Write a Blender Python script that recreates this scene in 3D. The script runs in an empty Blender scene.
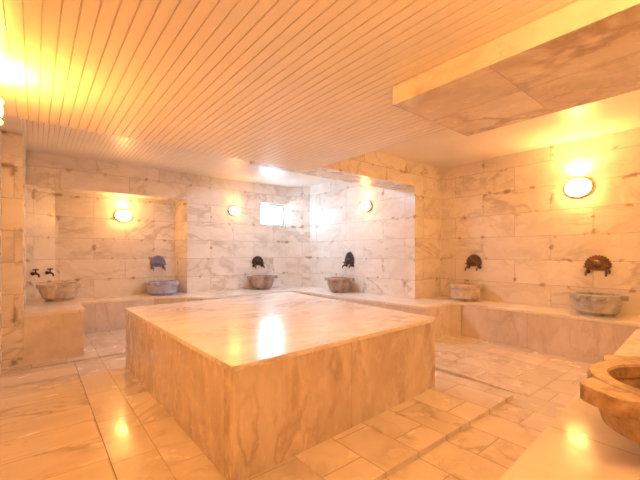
import bpy, bmesh, math, random
from mathutils import Vector, Matrix
random.seed(7)
S = bpy.context.scene
COL = S.collection
PI = math.pi

# ------------------------------------------------------------------ materials
def new_mat(name):
    m = bpy.data.materials.new(name); m.use_nodes = True
    nt = m.node_tree
    for n in list(nt.nodes): nt.nodes.remove(n)
    out = nt.nodes.new('ShaderNodeOutputMaterial')
    b = nt.nodes.new('ShaderNodeBsdfPrincipled')
    nt.links.new(b.outputs[0], out.inputs[0])
    return m, nt, b

def N(nt, t, **kw):
    n = nt.nodes.new(t)
    for k, v in kw.items():
        if k in n.inputs: n.inputs[k].default_value = v
        else: setattr(n, k, v)
    return n

def ramp(nt, src, stops):
    r = nt.nodes.new('ShaderNodeValToRGB')
    e = r.color_ramp.elements
    e[0].position, e[0].color = stops[0][0], (*stops[0][1], 1)
    e[1].position, e[1].color = stops[-1][0], (*stops[-1][1], 1)
    for p, c in stops[1:-1]:
        x = e.new(p); x.color = (*c, 1)
    nt.links.new(src, r.inputs[0])
    return r

def mixc(nt, fac, a, b, mode='MIX'):
    m = nt.nodes.new('ShaderNodeMix'); m.data_type = 'RGBA'; m.blend_type = mode
    for sock, v in ((m.inputs[0], fac), (m.inputs[6], a), (m.inputs[7], b)):
        if hasattr(v, 'is_linked'): nt.links.new(v, sock)
        elif isinstance(v, (int, float)): sock.default_value = v
        else: sock.default_value = (*v, 1)
    return m.outputs[2]

def mth(nt, op, a, b=0.0):
    m = nt.nodes.new('ShaderNodeMath'); m.operation = op
    for i, v in enumerate((a, b)):
        if hasattr(v, 'is_linked'): nt.links.new(v, m.inputs[i])
        else: m.inputs[i].default_value = v
    return m.outputs[0]

G3 = lambda v: (v, v, v)

def marble(name, base, cloud, vein, tile_w=.9, tile_h=.337, off=(0, 0), rot=0.0, rough=.22, bump=.15,
           joint=(.42, .33, .26), joint_size=.004, stains=0.0, vein_amt=.75, squash=(1, 1, 1),
           tone=.10, stagger=.5, cloud_amt=.6, scale=1.0, vein_rot=.6, rough_var=.12, spec=.5):
    m, nt, b = new_mat(name)
    L = nt.links
    uv = N(nt, 'ShaderNodeUVMap', uv_map='metres')
    mp = N(nt, 'ShaderNodeMapping'); L.new(uv.outputs[0], mp.inputs[0])
    mp.inputs['Location'].default_value = (off[0], off[1], 0)
    mp.inputs['Rotation'].default_value = (0, 0, rot)
    def brick(size, c1, c2, smooth):
        k = N(nt, 'ShaderNodeTexBrick', offset=stagger, squash=1.0)
        k.inputs['Scale'].default_value = 1.0
        k.inputs['Brick Width'].default_value = tile_w
        k.inputs['Row Height'].default_value = tile_h
        k.inputs['Mortar Size'].default_value = size
        k.inputs['Mortar Smooth'].default_value = smooth
        k.inputs['Bias'].default_value = 0
        k.inputs['Color1'].default_value = (*c1, 1); k.inputs['Color2'].default_value = (*c2, 1)
        k.inputs['Mortar'].default_value = (.5, .5, .5, 1)
        L.new(mp.outputs[0], k.inputs['Vector'])
        return k
    bk = brick(joint_size, G3(0), G3(1), .1)
    tile_rand = bk.outputs['Color']
    geo = N(nt, 'ShaderNodeTexCoord')
    obj_map = N(nt, 'ShaderNodeMapping'); L.new(geo.outputs['Object'], obj_map.inputs[0])
    obj_map.inputs['Scale'].default_value = squash
    obj_map.inputs['Rotation'].default_value = (vein_rot, vein_rot * .7, .5)
    w = mth(nt, 'MULTIPLY', tile_rand, 31.0)
    def noise(scale_, detail, dist, rough_=.55):
        n = N(nt, 'ShaderNodeTexNoise', noise_dimensions='4D')
        n.inputs['Scale'].default_value = scale_ * scale; n.inputs['Detail'].default_value = detail
        n.inputs['Roughness'].default_value = rough_; n.inputs['Distortion'].default_value = dist
        L.new(obj_map.outputs[0], n.inputs['Vector']); L.new(w, n.inputs['W'])
        return n.outputs[0]
    c1 = noise(1.6, 6, .8, .62)
    cl = ramp(nt, c1, [(.40, G3(0)), (.68, G3(1))])
    col = mixc(nt, mth(nt, 'MULTIPLY', cl.outputs[0], cloud_amt), base, cloud)
    # thin veins: where a distorted noise crosses its middle value
    v1 = mth(nt, 'ABSOLUTE', mth(nt, 'SUBTRACT', noise(1.15, 5, 1.4, .58), .5))
    r1 = ramp(nt, v1, [(0.0, G3(1)), (.012, G3(.75)), (.05, G3(0))])
    gate = ramp(nt, noise(.9, 2, .3), [(.46, G3(0)), (.62, G3(1))])
    v2 = mth(nt, 'ABSOLUTE', mth(nt, 'SUBTRACT', noise(3.1, 5, 2.2, .6), .52))
    r2 = ramp(nt, v2, [(0.0, G3(.6)), (.03, G3(0))])
    gate2 = ramp(nt, noise(1.7, 2, .5), [(.50, G3(0)), (.66, G3(1))])
    va = mth(nt, 'MULTIPLY', r1.outputs[0], gate.outputs[0])
    vb = mth(nt, 'MULTIPLY', r2.outputs[0], gate2.outputs[0])
    vv = mth(nt, 'MULTIPLY', mth(nt, 'MAXIMUM', va, vb), vein_amt)
    col = mixc(nt, vv, col, vein)
    # tone from slab to slab
    tn = ramp(nt, tile_rand, [(0.0, G3(1 - tone)), (1.0, G3(1.0))])
    col = mixc(nt, 1.0, col, tn.outputs[0], 'MULTIPLY')
    if stains > 0:
        wide = brick(.05, G3(0), G3(0), 1.0)
        sn = N(nt, 'ShaderNodeTexNoise', noise_dimensions='3D')
        sn.inputs['Scale'].default_value = 6.5; sn.inputs['Detail'].default_value = 3
        L.new(geo.outputs['Object'], sn.inputs['Vector'])
        sr = ramp(nt, sn.outputs[0], [(.585, G3(0)), (.66, G3(1))])
        sm = mth(nt, 'MULTIPLY', mth(nt, 'MULTIPLY', wide.outputs['Fac'], sr.outputs[0]), stains)
        col = mixc(nt, sm, col, (.30, .19, .12))
    jf = mth(nt, 'MULTIPLY', bk.outputs['Fac'], .6)
    col = mixc(nt, jf, col, joint)
    L.new(col, b.inputs['Base Color'])
    rn = ramp(nt, noise(5.0, 3, .2), [(.3, G3(max(.02, rough - rough_var))), (.7, G3(rough + rough_var))])
    L.new(rn.outputs[0], b.inputs['Roughness'])
    b.inputs['Specular IOR Level'].default_value = spec
    bp = N(nt, 'ShaderNodeBump'); bp.inputs['Strength'].default_value = bump; bp.inputs['Distance'].default_value = .004
    h = mth(nt, 'SUBTRACT', mth(nt, 'MULTIPLY', noise(9, 3, .3), .25), bk.outputs['Fac'])
    L.new(h, bp.inputs['Height']); L.new(bp.outputs[0], b.inputs['Normal'])
    return m

WHITE = (.86, .80, .74); CLOUD = (.66, .58, .52); VEIN = (.34, .25, .19)
M = {}
M['wall'] = marble('wall_marble', WHITE, CLOUD, VEIN, .92, .337, (.17, -.09), rough=.30, stains=.9, squash=(.8, .8, 1.3), vein_amt=.5, cloud_amt=.45)
M['floor'] = marble('floor_marble', (.85, .77, .69), (.66, .55, .46), (.34, .25, .19), .62, .304, (-.4265, .335), rot=PI / 2, rough=.20,
                    stains=.35, vein_amt=.5, joint=(.36, .25, .17), joint_size=.004, squash=(1, 1, 1), bump=.2, tone=.14, stagger=.37)
M['floor_rows'] = marble('floor_row_marble', (.84, .73, .60), (.64, .51, .39), (.34, .25, .19), 1.3, .31, (.97, .12), rough=.20,
                    stains=.35, vein_amt=.6, joint=(.36, .25, .17), joint_size=.003, squash=(.6, 1.6, 1), bump=.2, tone=.12, stagger=.5)
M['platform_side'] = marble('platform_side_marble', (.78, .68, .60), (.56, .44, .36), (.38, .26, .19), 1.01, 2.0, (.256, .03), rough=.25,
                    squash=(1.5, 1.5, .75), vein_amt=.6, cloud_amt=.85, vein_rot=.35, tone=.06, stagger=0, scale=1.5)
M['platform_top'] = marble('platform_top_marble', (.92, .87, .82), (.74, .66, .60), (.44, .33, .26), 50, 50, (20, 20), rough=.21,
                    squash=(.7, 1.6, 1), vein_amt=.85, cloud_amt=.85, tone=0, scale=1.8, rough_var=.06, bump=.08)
M['bench_top'] = marble('bench_top_marble', (.88, .81, .74), (.72, .63, .55), (.5, .38, .3), 1.4, 5, (.3, 2), rough=.14, vein_amt=.45, tone=.05,
                    rough_var=.11, bump=.6, spec=.06)
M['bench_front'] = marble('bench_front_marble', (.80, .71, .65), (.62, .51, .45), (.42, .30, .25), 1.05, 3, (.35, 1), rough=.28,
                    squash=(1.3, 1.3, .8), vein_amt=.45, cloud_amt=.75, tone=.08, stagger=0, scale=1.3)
M['box'] = marble('ceiling_box_marble', (.88, .82, .76), (.70, .60, .53), (.42, .31, .24), .55, 3, (.2, 1), rot=PI / 2, rough=.25, vein_amt=.85,
                    cloud_amt=.85, tone=.10, stagger=0, scale=1.2, squash=(1.4, .8, 1))

def stone(name, a, c, dark, rough=.5, scale=9, bump=.5):
    m, nt, b = new_mat(name); L = nt.links
    tc = N(nt, 'ShaderNodeTexCoord')
    n = N(nt, 'ShaderNodeTexNoise'); n.inputs['Scale'].default_value = scale; n.inputs['Detail'].default_value = 7
    n.inputs['Roughness'].default_value = .65; n.inputs['Distortion'].default_value = .6
    L.new(tc.outputs['Object'], n.inputs['Vector'])
    r = ramp(nt, n.outputs[0], [(.30, dark), (.46, c), (.68, a)])
    L.new(r.outputs[0], b.inputs['Base Color'])
    b.inputs['Roughness'].default_value = rough
    n2 = N(nt, 'ShaderNodeTexNoise'); n2.inputs['Scale'].default_value = scale * 4; n2.inputs['Detail'].default_value = 4
    L.new(tc.outputs['Object'], n2.inputs['Vector'])
    bp = N(nt, 'ShaderNodeBump'); bp.inputs['Strength'].default_value = bump; bp.inputs['Distance'].default_value = .006
    L.new(n2.outputs[0], bp.inputs['Height']); L.new(bp.outputs[0], b.inputs['Normal'])
    return m
M['basin_grey'] = stone('grey_basin_marble', (.58, .57, .58), (.42, .41, .42), (.18, .16, .16), .35)
M['basin_pink'] = stone('veined_basin_marble', (.50, .40, .34), (.34, .25, .21), (.13, .085, .07), .35)
M['basin_tan'] = stone('tan_basin_stone', (.54, .39, .25), (.37, .24, .13), (.15, .085, .04), .38, 14, .8)
M['basin_blue'] = stone('bluish_basin_marble', (.52, .52, .66), (.36, .37, .56), (.20, .19, .36), .32)
M['basin_cream'] = stone('cream_basin_marble', (.72, .62, .54), (.56, .46, .39), (.30, .22, .17), .38)

def plain(name, col, rough=.4, metal=0.0, emit=None, strength=0.0, noise_amt=.12, noise_scale=12):
    m, nt, b = new_mat(name); L = nt.links
    tc = N(nt, 'ShaderNodeTexCoord')
    n = N(nt, 'ShaderNodeTexNoise'); n.inputs['Scale'].default_value = noise_scale; n.inputs['Detail'].default_value = 4
    L.new(tc.outputs['Object'], n.inputs['Vector'])
    r = ramp(nt, n.outputs[0], [(.3, tuple(c * (1 - noise_amt) for c in col)), (.7, tuple(min(1, c * (1 + noise_amt)) for c in col))])
    L.new(r.outputs[0], b.inputs['Base Color'])
    b.inputs['Roughness'].default_value = rough; b.inputs['Metallic'].default_value = metal
    if emit:
        b.inputs['Emission Color'].default_value = (*emit, 1); b.inputs['Emission Strength'].default_value = strength
    return m
M['plank'] = plain('ceiling_planks', (.82, .76, .70), .32, noise_amt=.03, noise_scale=2)
M['bronze'] = plain('dark_bronze', (.085, .055, .045), .38, .7, noise_amt=.35, noise_scale=30)
M['bronze_warm'] = plain('brown_bronze', (.20, .12, .07), .36, .75, noise_amt=.35, noise_scale=30)
M['plate_blue'] = plain('bluish_metal', (.20, .22, .38), .42, .35, noise_amt=.25, noise_scale=25)
M['plate_violet'] = plain('dark_violet_metal', (.12, .085, .12), .40, .5, noise_amt=.25, noise_scale=25)
M['lamp_base'] = plain('lamp_housing', (.55, .42, .22), .4, .2)
M['lamp_guard'] = plain('lamp_guard_metal', (.50, .42, .30), .35, .6)
LAMP = (1.0, .475, .125)
def glow(k, col=None): return plain('lamp_glass', (.9, .85, .75), .3, 0, col or LAMP, k, 0)
M['pvc'] = plain('white_window_frame', (.66, .70, .70), .35, noise_amt=.02)

M['glass'] = plain('frosted_pane_in_daylight', (.85, .9, .92), .3, 0, (.46, .76, 1.0), 9, 0)

# ------------------------------------------------------------------ mesh helpers
def box(bm, x0, x1, y0, y1, z0, z1):
    v = [bm.verts.new(p) for p in ((x0, y0, z0), (x1, y0, z0), (x1, y1, z0), (x0, y1, z0), (x0, y0, z1), (x1, y0, z1), (x1, y1, z1), (x0, y1, z1))]
    for f in ((0, 3, 2, 1), (4, 5, 6, 7), (0, 1, 5, 4), (1, 2, 6, 5), (2, 3, 7, 6), (3, 0, 4, 7)):
        bm.faces.new([v[i] for i in f])
    return v

def prism(bm, poly, z0, z1):
    a = sum(poly[i][0] * poly[(i + 1) % len(poly)][1] - poly[(i + 1) % len(poly)][0] * poly[i][1] for i in range(len(poly)))
    if a < 0: poly = poly[::-1]
    lo = [bm.verts.new((x, y, z0)) for x, y in poly]; hi = [bm.verts.new((x, y, z1)) for x, y in poly]
    n = len(poly)
    bm.faces.new(lo[::-1]); bm.faces.new(hi)
    for i in range(n):
        j = (i + 1) % n
        bm.faces.new((lo[i], lo[j], hi[j], hi[i]))
    return lo + hi

def offset_poly(poly, d):
    """grow a polygon outwards by d (mitred)"""
    n = len(poly)
    a = sum(poly[i][0] * poly[(i + 1) % n][1] - poly[(i + 1) % n][0] * poly[i][1] for i in range(n))
    if a < 0: poly = poly[::-1]
    out = []
    for i in range(n):
        p0, p1, p2 = Vector(poly[i - 1]), Vector(poly[i]), Vector(poly[(i + 1) % n])
        e1 = (p1 - p0).normalized(); e2 = (p2 - p1).normalized()
        n1 = Vector((e1.y, -e1.x)); n2 = Vector((e2.y, -e2.x))
        b = (n1 + n2); b = b / max(.3, b.dot(n1))
        q = p1 + b * d
        out.append((q.x, q.y))
    return out

def lathe(bm, prof, seg=40, cx=0, cy=0, arc=2 * PI, sx=1, sy=1):
    rings = []
    for r, z in prof:
        if r < 1e-5: rings.append([bm.verts.new((cx, cy, z))])
        else: rings.append([bm.verts.new((cx + sx * r * math.cos(2 * PI * i / seg), cy + sy * r * math.sin(2 * PI * i / seg), z)) for i in range(seg)])
    for a, b in zip(rings, rings[1:]):
        if len(a) == 1 and len(b) == 1: continue
        for i in range(seg):
            j = (i + 1) % seg
            if len(a) == 1: bm.faces.new((a[0], b[j], b[i]))
            elif len(b) == 1: bm.faces.new((a[i], a[j], b[0]))
            else: bm.faces.new((a[i], a[j], b[j], b[i]))

def tube(bm, pts, rad, seg=12, caps=True):
    pts = [Vector(p) for p in pts]
    rr = rad if isinstance(rad, (list, tuple)) else [rad] * len(pts)
    rings = []
    ref = Vector((0, 0, 1))
    for i, p in enumerate(pts):
        t = (pts[min(i + 1, len(pts) - 1)] - pts[max(i - 1, 0)]).normalized()
        u = ref.cross(t)
        if u.length < .05: u = Vector((1, 0, 0)).cross(t)
        u.normalize(); w = t.cross(u)
        rings.append([bm.verts.new(p + (u * math.cos(2 * PI * k / seg) + w * math.sin(2 * PI * k / seg)) * rr[i]) for k in range(seg)])
    for a, b in zip(rings, rings[1:]):
        for k in range(seg):
            j = (k + 1) % seg
            bm.faces.new((a[k], a[j], b[j], b[k]))
    if caps:
        bm.faces.new(rings[0][::-1]); bm.faces.new(rings[-1])

def finish(name, bm, mat, parent=None, loc=(0, 0, 0), smooth=None, bevel=0, world=True):
    """mesh given in world coordinates; stored relative to its parent's place"""
    if bevel:
        ed = [e for e in bm.edges if len(e.link_faces) == 2 and e.calc_face_angle(0) > .5]
        bmesh.ops.bevel(bm, geom=ed, offset=bevel, segments=2, affect='EDGES', profile=.7)
    bmesh.ops.recalc_face_normals(bm, faces=bm.faces)
    uvl = bm.loops.layers.uv.new('metres')
    for f in bm.faces:
        n = f.normal
        if abs(n.z) > .7:
            for l in f.loops: l[uvl].uv = (l.vert.co.x, l.vert.co.y)
        else:
            t = Vector((-n.y, n.x, 0)).normalized()
            if abs(t.x) > abs(t.y): t = t if t.x > 0 else -t
            else: t = t if t.y > 0 else -t
            for l in f.loops: l[uvl].uv = (l.vert.co.dot(t), l.vert.co.z)
    if smooth is not None:
        for f in bm.faces: f.smooth = True
        for e in bm.edges:
            if len(e.link_faces) == 2 and e.calc_face_angle(0) > smooth: e.smooth = False
    if any(loc):
        bmesh.ops.translate(bm, verts=bm.verts, vec=-Vector(loc))
    me = bpy.data.meshes.new(name); bm.to_mesh(me); bm.free()
    me.materials.append(mat)
    o = bpy.data.objects.new(name, me); COL.objects.link(o)
    if parent is not None: o.parent = parent
    else: o.location = loc
    return o

def struct(name, bm, mat, parent=None, **kw):
    o = finish(name, bm, mat, parent, **kw)
    if parent is None: o['kind'] = 'structure'
    return o

def thing(name, label, cat, loc=(0, 0, 0), group=None, rz=0):
    o = bpy.data.objects.new(name, None); COL.objects.link(o)
    o.empty_display_size = .1
    o.location = loc; o.rotation_euler.z = rz; o['label'] = label; o['category'] = cat
    if group: o['group'] = group
    return o

def copy_tree(o, parent=None):
    c = o.copy(); COL.objects.link(c)
    if parent is not None: c.parent = parent
    for ch in list(o.children): copy_tree(ch, c)
    return c

# ------------------------------------------------------------------ room shell (metres, camera stands at 0,0)
XL, XR, YF = -.266, 5.4, -.3          # hall: left wall, right wall, front wall (behind the camera)
YN, YB, YNI = 3.317, 6.45, 6.80      # pier plane, back wall, niche back
XA = 4.657                           # right wall of the alcove
ZC, ZT = 2.65, 2.17                  # high ceiling, lowered ceiling
LOW = -.035
ZBASE = -.2

bm = bmesh.new()
box(bm, XL - .15, XR + .15, YF - .15, YNI + .15, ZBASE, LOW)
struct('floor', bm, M['floor'])
bm = bmesh.new(); box(bm, .338, 3.15, 1.25, 4.69, LOW, 0.0)
struct('floor.001', bm, M['floor'], bevel=.004)
bm = bmesh.new(); box(bm, XL, .334, 1.25, 4.69, LOW, -.001)
struct('floor.004', bm, M['floor_rows'], bevel=.004)
bm = bmesh.new(); box(bm, XL, XA, 4.735, YB, LOW, 0.002)
struct('floor.002', bm, M['floor'], bevel=.006)
bm = bmesh.new()     # walkway along the right bench: a low marble step that runs out to nothing towards the camera
pr = [(1.18, LOW + .002), (1.75, -.004), (4.735, -.004), (4.735, LOW - .01), (1.18, LOW - .01)]
a = [bm.verts.new((3.275, y, z)) for y, z in pr]; c = [bm.verts.new((4.82, y, z)) for y, z in pr]
bm.faces.new(a); bm.faces.new(c[::-1])
for i in range(5):
    j = (i + 1) % 5
    bm.faces.new((a[i], c[i], c[j], a[j]))
struct('floor.003', bm, M['floor'])

bm = bmesh.new(); box(bm, XL - .15, XL, YF - .15, 4.87, ZBASE, ZC + .1)
struct('wall_left', bm, M['wall'])
bm = bmesh.new()
prism(bm, [(XL - .15, 4.87), (-.10, 4.87), (-.10, 6.40), (-.14, 6.45), (.24, YNI), (.24, YNI + .15), (XL - .15, YNI + .15)], ZBASE, ZC + .1)
struct('wall_alcove_left', bm, M['wall'])
# back wall: niche on the left, window opening on the right
WX0, WX1, WZ0, WZ1 = 3.66, 4.285, 1.79, 2.265
bm = bmesh.new()
box(bm, .24, 2.15, YNI, YNI + .15, ZBASE, 2.17)                  # back of the niche
box(bm, -.14, 2.15, YB, YNI + .15, 2.17, ZC + .1)                # header above it
prism(bm, [(2.15, YB), (2.04, YNI), (2.04, YNI + .15), (2.6, YNI + .15), (2.6, YB)], ZBASE, ZC + .1)
box(bm, 2.6, WX0, YB, YNI + .15, ZBASE, ZC + .1)
box(bm, WX0, WX1, YB, YNI + .15, ZBASE, WZ0)
box(bm, WX0, WX1, YB, YNI + .15, WZ1, ZC + .1)
struct('wall_back', bm, M['wall'])
bm = bmesh.new()
box(bm, XA, XA + .15, YN + .15, 6.04, ZBASE, ZC + .1)
struct('wall_alcove_right', bm, M['wall'])
bm = bmesh.new()
prism(bm, [(WX1, YB), (4.30, YB), (XA, 6.04), (XA + .15, 6.04), (XA + .15, YNI + .15), (WX1, YNI + .15)], ZBASE, ZC + .1)
struct('wall_corner', bm, M['wall'])
bm = bmesh.new(); box(bm, XA, XR + .15, YN, YN + .15, ZBASE, ZC + .1)
struct('wall_pier', bm, M['wall'], bevel=.006)
bm = bmesh.new(); box(bm, XR, XR + .15, YF - .15, YN, ZBASE, ZC + .1)
struct('wall_right', bm, M['wall'])
bm = bmesh.new(); box(bm, XL, XR, YF - .15, YF, ZBASE, ZC + .1)
struct('wall_front', bm, M['wall'])
bm = bmesh.new(); box(bm, 2.0, XA, YN + .004, 3.775, 2.262, ZC)
struct('trim_1', bm, M['wall'], bevel=.005)

# ceilings of narrow planks running away from the camera
def planks(bm, x0, x1, y0, y1, z, pitch=.0585, groove=.0075, deep=.007, top=.06):
    xs = []
    x = x0
    prof = [(x0, z)]
    while x + pitch < x1 - .01:
        x += pitch
        prof += [(x - groove, z), (x - groove * .5, z + deep), (x + groove * .0, z + deep), (x, z)]
    prof += [(x1, z)]
    a = [bm.verts.new((px, y0, pz)) for px, pz in prof]; b = [bm.verts.new((px, y1, pz)) for px, pz in prof]
    for i in range(len(prof) - 1): bm.faces.new((a[i], a[i + 1], b[i + 1], b[i]))
    ta = [bm.verts.new((x0, y0, z + top)), bm.verts.new((x1, y0, z + top))]
    tb = [bm.verts.new((x0, y1, z + top)), bm.verts.new((x1, y1, z + top))]
    bm.faces.new((ta[0], tb[0], tb[1], ta[1]))
    bm.faces.new(a + [ta[1], ta[0]]); bm.faces.new(b[::-1] + [tb[0], tb[1]])
    bm.faces.new((a[0], b[0], tb[0], ta[0])); bm.faces.new((a[-1], ta[1], tb[1], b[-1]))
bm = bmesh.new(); planks(bm, XL, XR, YF, YNI, ZC, pitch=.05)
struct('ceiling', bm, M['plank'])
bm = bmesh.new(); planks(bm, XL, 2.50, YF, 3.31, ZT, top=ZC - ZT - .001)
struct('ceiling.001', bm, M['plank'])
bm = bmesh.new(); box(bm, XL, -.10, 3.312, 4.868, 2.465, ZC - .001)
struct('ceiling.002', bm, M['plank'])

# window in the back wall
wf = bmesh.new()
y0, y1 = YB + .07, YB + .13
t = .05
box(wf, WX0, WX1, y0, y1, WZ0, WZ0 + t); box(wf, WX0, WX1, y0, y1, WZ1 - t, WZ1)
box(wf, WX0, WX0 + t, y0, y1, WZ0 + t, WZ1 - t); box(wf, WX1 - t, WX1, y0, y1, WZ0 + t, WZ1 - t)
box(wf, WX1 - .15, WX1 - .11, y0, y1, WZ0 + t, WZ1 - t)
win = finish('window_1', wf, M['pvc'], bevel=.004); win['kind'] = 'structure'
pg = bmesh.new(); box(pg, WX0 + t, WX1 - t, y0 + .012, y0 + .02, WZ0 + t, WZ1 - t)
finish('pane', pg, M['glass'], win)

# marble-clad box hung under the ceiling
loc = (2.0, .5, 2.05)
duct = thing('ceiling_box', 'long marble clad box hanging below the plank ceiling at upper right', 'ceiling box', loc)
bm = bmesh.new(); box(bm, 1.615, 2.47, YF + .002, 1.305, 2.062, ZT - .001)
finish('cladding', bm, M['box'], duct, loc, bevel=.004)

# ------------------------------------------------------------------ heated platform
loc = (1.8, 3.0, 0)
plat = thing('marble_platform', 'large square marble slab platform in the middle of the floor', 'platform', loc)
PLAT = [(.778, 1.66), (2.79, 1.755), (2.95, 4.33), (.73, 4.16)]
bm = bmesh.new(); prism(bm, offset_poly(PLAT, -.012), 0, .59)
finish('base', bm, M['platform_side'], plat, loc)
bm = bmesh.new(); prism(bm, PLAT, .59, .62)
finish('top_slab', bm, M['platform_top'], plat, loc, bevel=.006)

# ------------------------------------------------------------------ benches round the walls
def bench(label, poly, top, loc, group='marble benches built along the walls', slab=.03, inset=.012, bottom=LOW, base=None):
    t = thing('stone_bench', label, 'bench', loc, group)
    bm = bmesh.new(); prism(bm, base or offset_poly(poly, -inset), bottom, top - slab)
    finish('base', bm, M['bench_front'], t, loc)
    bm = bmesh.new(); prism(bm, poly, top - slab, top)
    finish('seat_slab', bm, M['bench_top'], t, loc, bevel=.005)
    return t
g = .0015
bench('long marble bench along the right wall under two basins', [(4.80, YF + g), (XR - g, YF + g), (XR - g, YN - g), (4.76, YN - g), (4.80, 2.60)], .47, (5.1, 1.5, 0))
bench('marble bench rounding the alcove corner beneath the window and white lit wall',
      [(4.80 - g, 2.60), (4.76 - g, YN - g), (XA - g, YN - g), (XA - g, 6.04), (4.30, YB - g), (2.12, YB - g), (2.12, 5.66), (3.77, 5.66), (3.86, 5.58), (3.93, 5.42), (4.07, 2.73), (4.70, 2.73)], .47, (4.2, 5, 0))
bench('low marble bench running through the lit wall niche', [(2.12 - g, 5.66), (2.12 - g, YB), (2.035, YNI - g), (.45 + g, YNI - g), (.45 + g, 6.2), (1.52, 6.2)], .47, (1.2, 6.5, 0))
bench('raised marble bench block beside the left wall end', [(-.10 + g, 4.872), (.45, 4.872), (.45, YNI - g), (.245, YNI - g), (-.135, 6.445), (-.10 + g, 6.41)], .55, (.2, 5.6, 0), slab=.035,
      base=[(-.10 + g, 4.884), (.438, 4.884), (.438, YNI - g), (.245, YNI - g), (-.135, 6.445), (-.10 + g, 6.41)])
bench('marble bench in the right foreground carrying a tan basin', [(.45, YF + g), (4.80 - g, YF + g), (4.80 - g, .710), (1.0, .527), (.45, .50)], .42, (2.5, .2, 0))

# ------------------------------------------------------------------ wash basins
def make_basin(label, mat, loc, rz=0, ears=(45, 135, 225, 315), R=.245, H=.27, ear_len=.05, ear_w=.11, ear_mat=None, squash=1.0, rim_h=.055, hole=.8, foot=.6):
    t = thing('wash_basin', label, 'basin', loc, 'stone wash basins on the benches', rz)
    bm = bmesh.new()
    b = foot * R
    prof = [(0, 0), (b * .86, 0), (b * .86, .026), (b, .034), (b + .02, .05), (max(R * .84, b + .02), H * .33), (R * .93, H * .60), (R * .95, H - rim_h),
            (R * .93, H - rim_h), (R * .93, H - rim_h * .9), (R * .80, H - rim_h * .9), (R * .74, H * .55), (R * .55, H * .30), (R * .25, H * .22), (0, H * .21)]
    lathe(bm, prof, 48, sy=squash)
    finish('bowl', bm, mat, t, smooth=.7)
    bm = bmesh.new()
    ro, ri = R, R * hole
    z0, z1 = H - rim_h, H
    lathe(bm, [(ri, z0 + .004), (ro - .006, z0), (ro, z0 + .008), (ro, z1 - .008), (ro - .008, z1), (ri + .008, z1), (ri, z1 - .008), (ri, z0 + .004)], 48, sy=squash)
    finish('rim', bm, mat, t, smooth=.7)
    for d in ears:
        a = math.radians(d)
        bm = bmesh.new()
        r0, r1, hw = R * .93, R + ear_len, ear_w / 2
        q = min(.045, ear_len * .8)
        poly = [(r0, -hw * 1.3), (r1 - q, -hw), (r1 - q * .3, -hw + q * .3), (r1, -hw + q), (r1, hw - q), (r1 - q * .3, hw - q * .3), (r1 - q, hw), (r0, hw * 1.3)]
        prism(bm, poly, z0 - .006, z1 - .002)
        bmesh.ops.rotate(bm, verts=bm.verts, cent=(0, 0, 0), matrix=Matrix.Rotation(a, 3, 'Z'))
        finish('lug', bm, ear_mat or mat, t, smooth=.7, bevel=.006)
    return t
make_basin('cream marble basin on the raised bench block at far left', M['basin_cream'], (.27, 6.0, .55), math.radians(20), R=.25, H=.23, ear_len=.02, foot=.76)
make_basin('bluish round basin inside the lit niche', M['basin_blue'], (1.74, 6.51, .47), 0, R=.265, H=.235, ear_len=.04, ears=(60, 130, 230, 310), foot=.85)
make_basin('grey veined basin under the small window', M['basin_pink'], (3.56, 6.19, .47), 0, R=.25, H=.275, ears=(-15, 35, 170, 262), ear_len=.07, ear_w=.09, foot=.68)
make_basin('greyish basin against the white lit alcove wall', M['basin_pink'], (4.385, 4.80, .47), 0, R=.235, H=.275, ears=(50, 115, 200, 300), ear_len=.06, ear_w=.10, foot=.70)
make_basin('pinkish basin at the inner end of the right wall beside the pier', M['basin_cream'], (5.135, 2.74, .47), 0, R=.225, H=.255, ears=(60, 150, 240, 330), ear_len=.02, foot=.85)
make_basin('grey basin with light lugs near the right edge below the bright wall lamp', M['basin_grey'], (5.135, 1.115, .47), 0, R=.25, H=.25, ears=(78, 135, 200, 282), ear_len=.032, ear_w=.13, foot=.78)
make_basin('large tan stone basin cut off by the right foreground edge', M['basin_tan'], (1.904, .145, .42), 0, R=.295, H=.285, ears=(150, 38, 244, 326), ear_len=.09, ear_w=.20, rim_h=.058, hole=.75, foot=.5)

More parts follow.
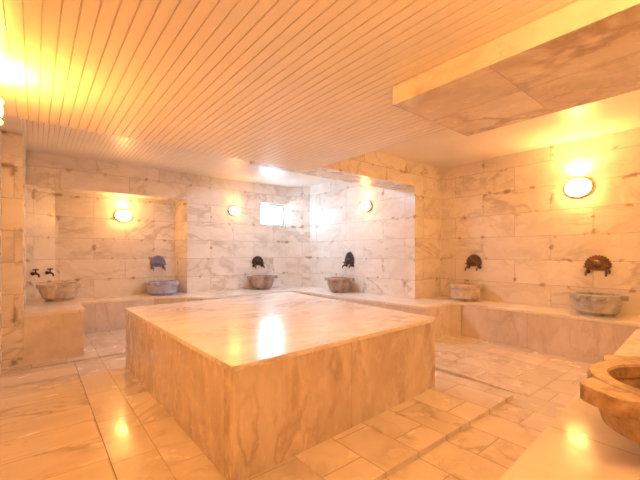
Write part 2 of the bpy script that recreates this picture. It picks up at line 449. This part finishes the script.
# ------------------------------------------------------------------ wall taps: fan backplate, spout, two cocks
def make_tap(label, loc, rz, mat, plate=True, w=.26, k=1.0, pm=None, ph=1.0, gap=None):
    """built facing local -y with the wall at y = 0"""
    t = thing('wall_tap', label, 'tap', loc, 'metal taps on the walls above the basins', rz)
    r = w / 2
    if plate:
        bm = bmesh.new()
        n = 26
        pts = []
        for i in range(n + 1):
            a = PI * i / n
            rr = r * (1 + .05 * math.cos(i * PI)) if 0 < i < n else r
            pts.append((rr * math.cos(a), rr * ph * math.sin(a)))
        pts += [(-r * .8, -.035), (-r * .35, -.05), (r * .35, -.05), (r * .8, -.035)]
        vs = [bm.verts.new((x, -.004, z)) for x, z in pts]
        f = bm.faces.new(vs)
        ex = bmesh.ops.extrude_face_region(bm, geom=[f])
        bmesh.ops.translate(bm, verts=[v for v in ex['geom'] if isinstance(v, bmesh.types.BMVert)], vec=(0, -.018, 0))
        pl = finish('backplate', bm, pm or mat, t, bevel=.003)
        bm = bmesh.new()
        for i in range(1, 10):
            a = PI * i / 10
            tube(bm, [(r * .28 * math.cos(a), -.024, r * .28 * math.sin(a) * ph), (r * .92 * math.cos(a), -.022, r * .92 * ph * math.sin(a))], [.003, .007], 8)
        finish('fan_ribs', bm, mat, pl, smooth=.7)
        bm = bmesh.new()      # round boss in the middle
        lathe(bm, [(0, 0), (r * .34, 0), (r * .34, .012), (r * .2, .03), (0, .036)], 24)
        bmesh.ops.rotate(bm, verts=bm.verts, cent=(0, 0, 0), matrix=Matrix.Rotation(PI / 2, 3, 'X'))
        bmesh.ops.translate(bm, verts=bm.verts, vec=(0, -.02, r * .22))
        finish('boss', bm, mat, pl, smooth=.6)
    d = gap or w * .36
    for s in (-1, 1):
        bm = bmesh.new()
        z = -.066
        tube(bm, [(s * d, 0, z), (s * d, -.012, z)], .026, 16)                                            # flange
        tube(bm, [(s * d, -.01, z), (s * d, -.07, z), (s * d, -.10, z - .012), (s * d, -.115, z - .05)], [.014, .016, .014, .011], 12)
        body = finish('spout', bm, mat, t, smooth=.7)
        bm = bmesh.new()
        tube(bm, [(s * d, -.055, z + .01), (s * d, -.055, z + .055)], [.012, .009], 12)
        for q in range(2):
            a = PI / 4 + q * PI / 2 + s * .3
            dx, dy = .036 * math.cos(a), .036 * math.sin(a)
            tube(bm, [(s * d - dx, -.055 - dy, z + .058), (s * d + dx, -.055 + dy, z + .058)], .009, 10)
        lathe(bm, [(0, z + .05), (.017, z + .052), (.017, z + .068), (0, z + .074)], 14, s * d, -.055)
        finish('handle', bm, mat, body, smooth=.7)
    return t
make_tap('pair of dark taps without backplate on the slanted wall at far left', (.055, 6.62, .965), math.atan2(.35, .38), M['bronze'], plate=False, w=.26, gap=.115)
make_tap('tap with round bluish backplate inside the lit niche', (1.735, YNI, 1.0), 0, M['plate_blue'], w=.27, pm=M['plate_blue'], ph=1.15)
make_tap('dark fan shaped tap below the small window', (3.59, YB, 1.0), 0, M['bronze'], w=.27)
make_tap('dark violet fan tap on the white lit alcove wall', (XA, 4.79, 1.03), -PI / 2, M['bronze'], w=.25, pm=M['plate_violet'], ph=1.5)
make_tap('fan shaped tap at the inner end of the right wall next to the pier', (XR, 2.73, 1.04), -PI / 2, M['bronze_warm'], w=.25, ph=1.1)
make_tap('brown fan shaped tap nearest the right edge of the wall', (XR, 1.16, 1.035), -PI / 2, M['bronze_warm'], w=.275)

# ------------------------------------------------------------------ wall lamps: bulkhead fittings
def make_lamp(label, loc, rz, k, rx=.14, rzz=.115, guard=True, col=None, up=3.0):
    t = thing('wall_lamp', label, 'lamp', loc, 'glowing bulkhead lamps on the walls', rz)
    bm = bmesh.new()
    lathe(bm, [(0, 0), (1.10, 0), (1.10, .034), (1.02, .046), (0, .046)], 40, sx=rx, sy=rzz)
    bmesh.ops.rotate(bm, verts=bm.verts, cent=(0, 0, 0), matrix=Matrix.Rotation(PI / 2, 3, 'X'))
    bp_ = finish('base_plate', bm, M['lamp_base'], t, smooth=.6)
    bm = bmesh.new()
    pr = [(math.cos(a), .046 + .088 * math.sin(a)) for a in [PI / 2 * i / 8 for i in range(9)]]
    pr[-1] = (0, pr[-1][1])
    lathe(bm, pr, 32, sx=rx, sy=rzz)
    bmesh.ops.rotate(bm, verts=bm.verts, cent=(0, 0, 0), matrix=Matrix.Rotation(PI / 2, 3, 'X'))
    finish('glass_shade', bm, glow(k, col), t, smooth=1.2)
    # the fittings are open at the top: each throws a fan of light up the wall
    l = bpy.data.lights.new('lamp_uplight', 'SPOT'); l.energy = up; l.color = col or LAMP
    l.spot_size = math.radians(165); l.spot_blend = .8; l.shadow_soft_size = .03
    lo = bpy.data.objects.new('lamp_uplight', l); COL.objects.link(lo); lo.parent = t
    lo.location = (0, -.075, rzz + .03); lo.rotation_euler = (PI, 0, 0)
    if guard:
        for s in (-1, 1):
            bm = bmesh.new()
            pts = []
            zz = s * rzz * .52
            xm = rx * 1.03
            for i in range(13):
                a = PI * i / 12
                pts.append((xm * math.cos(a), -.044 - .1 * math.sin(a) * .93, zz))
            tube(bm, pts, .006, 8)
            finish('guard_bar', bm, M['lamp_guard'], t, smooth=.8)
    return t
LK = 34
make_lamp('bright oval lamp with guard bars high on the right wall', (XR, 1.355, 2.035), -PI / 2, LK, up=14)
make_lamp('oval lamp glowing on the back of the niche', (1.175, YNI, 1.84), 0, LK * .8, .125, .09, False, up=3.5)
make_lamp('small oblong lamp on the back wall left of the window', (3.06, YB, 2.035), 0, LK * .32, .115, .085, False, up=1.5)
make_lamp('lamp on the white lit wall, seen edge on beyond the beam', (XA, 4.33, 2.045), -PI / 2, LK * .28, .11, .09, up=1.5)
make_lamp('lamp on the left wall cut off by the left picture edge', (XL, 2.50, 1.955), PI / 2, LK * 1.5, .13, .105, True, (1.0, .41, .06), up=42)

# ------------------------------------------------------------------ light from lamps out of the frame, the window and an added alcove fill
def point(name, loc, e, r=.09, col=LAMP):
    l = bpy.data.lights.new(name, 'POINT'); l.energy = e; l.color = col; l.shadow_soft_size = r
    o = bpy.data.objects.new(name, l); COL.objects.link(o); o.location = loc
    return o
point('front_wall_light', (1.0, YF + .14, 1.95), 11)
point('front_wall_light', (3.6, YF + .14, 1.95), 9)

W = bpy.data.worlds.new('daylight'); S.world = W; W.use_nodes = True
bg = W.node_tree.nodes['Background']; bg.inputs[0].default_value = (.80, .91, 1, 1); bg.inputs[1].default_value = 1
p = bpy.data.lights.new('alcove_cool_fill', 'AREA'); p.shape = 'RECTANGLE'; p.size = 1.2; p.size_y = .5; p.energy = 16; p.color = (.46, .75, 1)  # added cool fill that spreads daylight through the alcove; no fitting behind it
po = bpy.data.objects.new('alcove_cool_fill', p); COL.objects.link(po); po.location = (3.15, 4.65, ZC - .1); po.rotation_euler = (.1, -.3, 0)

# ------------------------------------------------------------------ camera
cam = bpy.data.cameras.new('camera'); co = bpy.data.objects.new('camera', cam); COL.objects.link(co)
cam.sensor_width = 36; cam.lens = 348.4 / 640 * 36; cam.shift_y = 13 / 640; cam.clip_start = .02
co.location = (0, 0, 1.2); co.rotation_euler = (PI / 2, 0, -math.atan((320 - 35) / 348.4))
S.camera = co

S.view_settings.view_transform = 'Standard'; S.view_settings.look = 'None'
S.view_settings.exposure = 1.46; S.view_settings.gamma = 1.0; S.view_settings.use_curve_mapping = False
S.cycles.max_bounces = 12; S.cycles.diffuse_bounces = 8; S.cycles.use_denoising = True
S.cycles.sample_clamp_indirect = 6
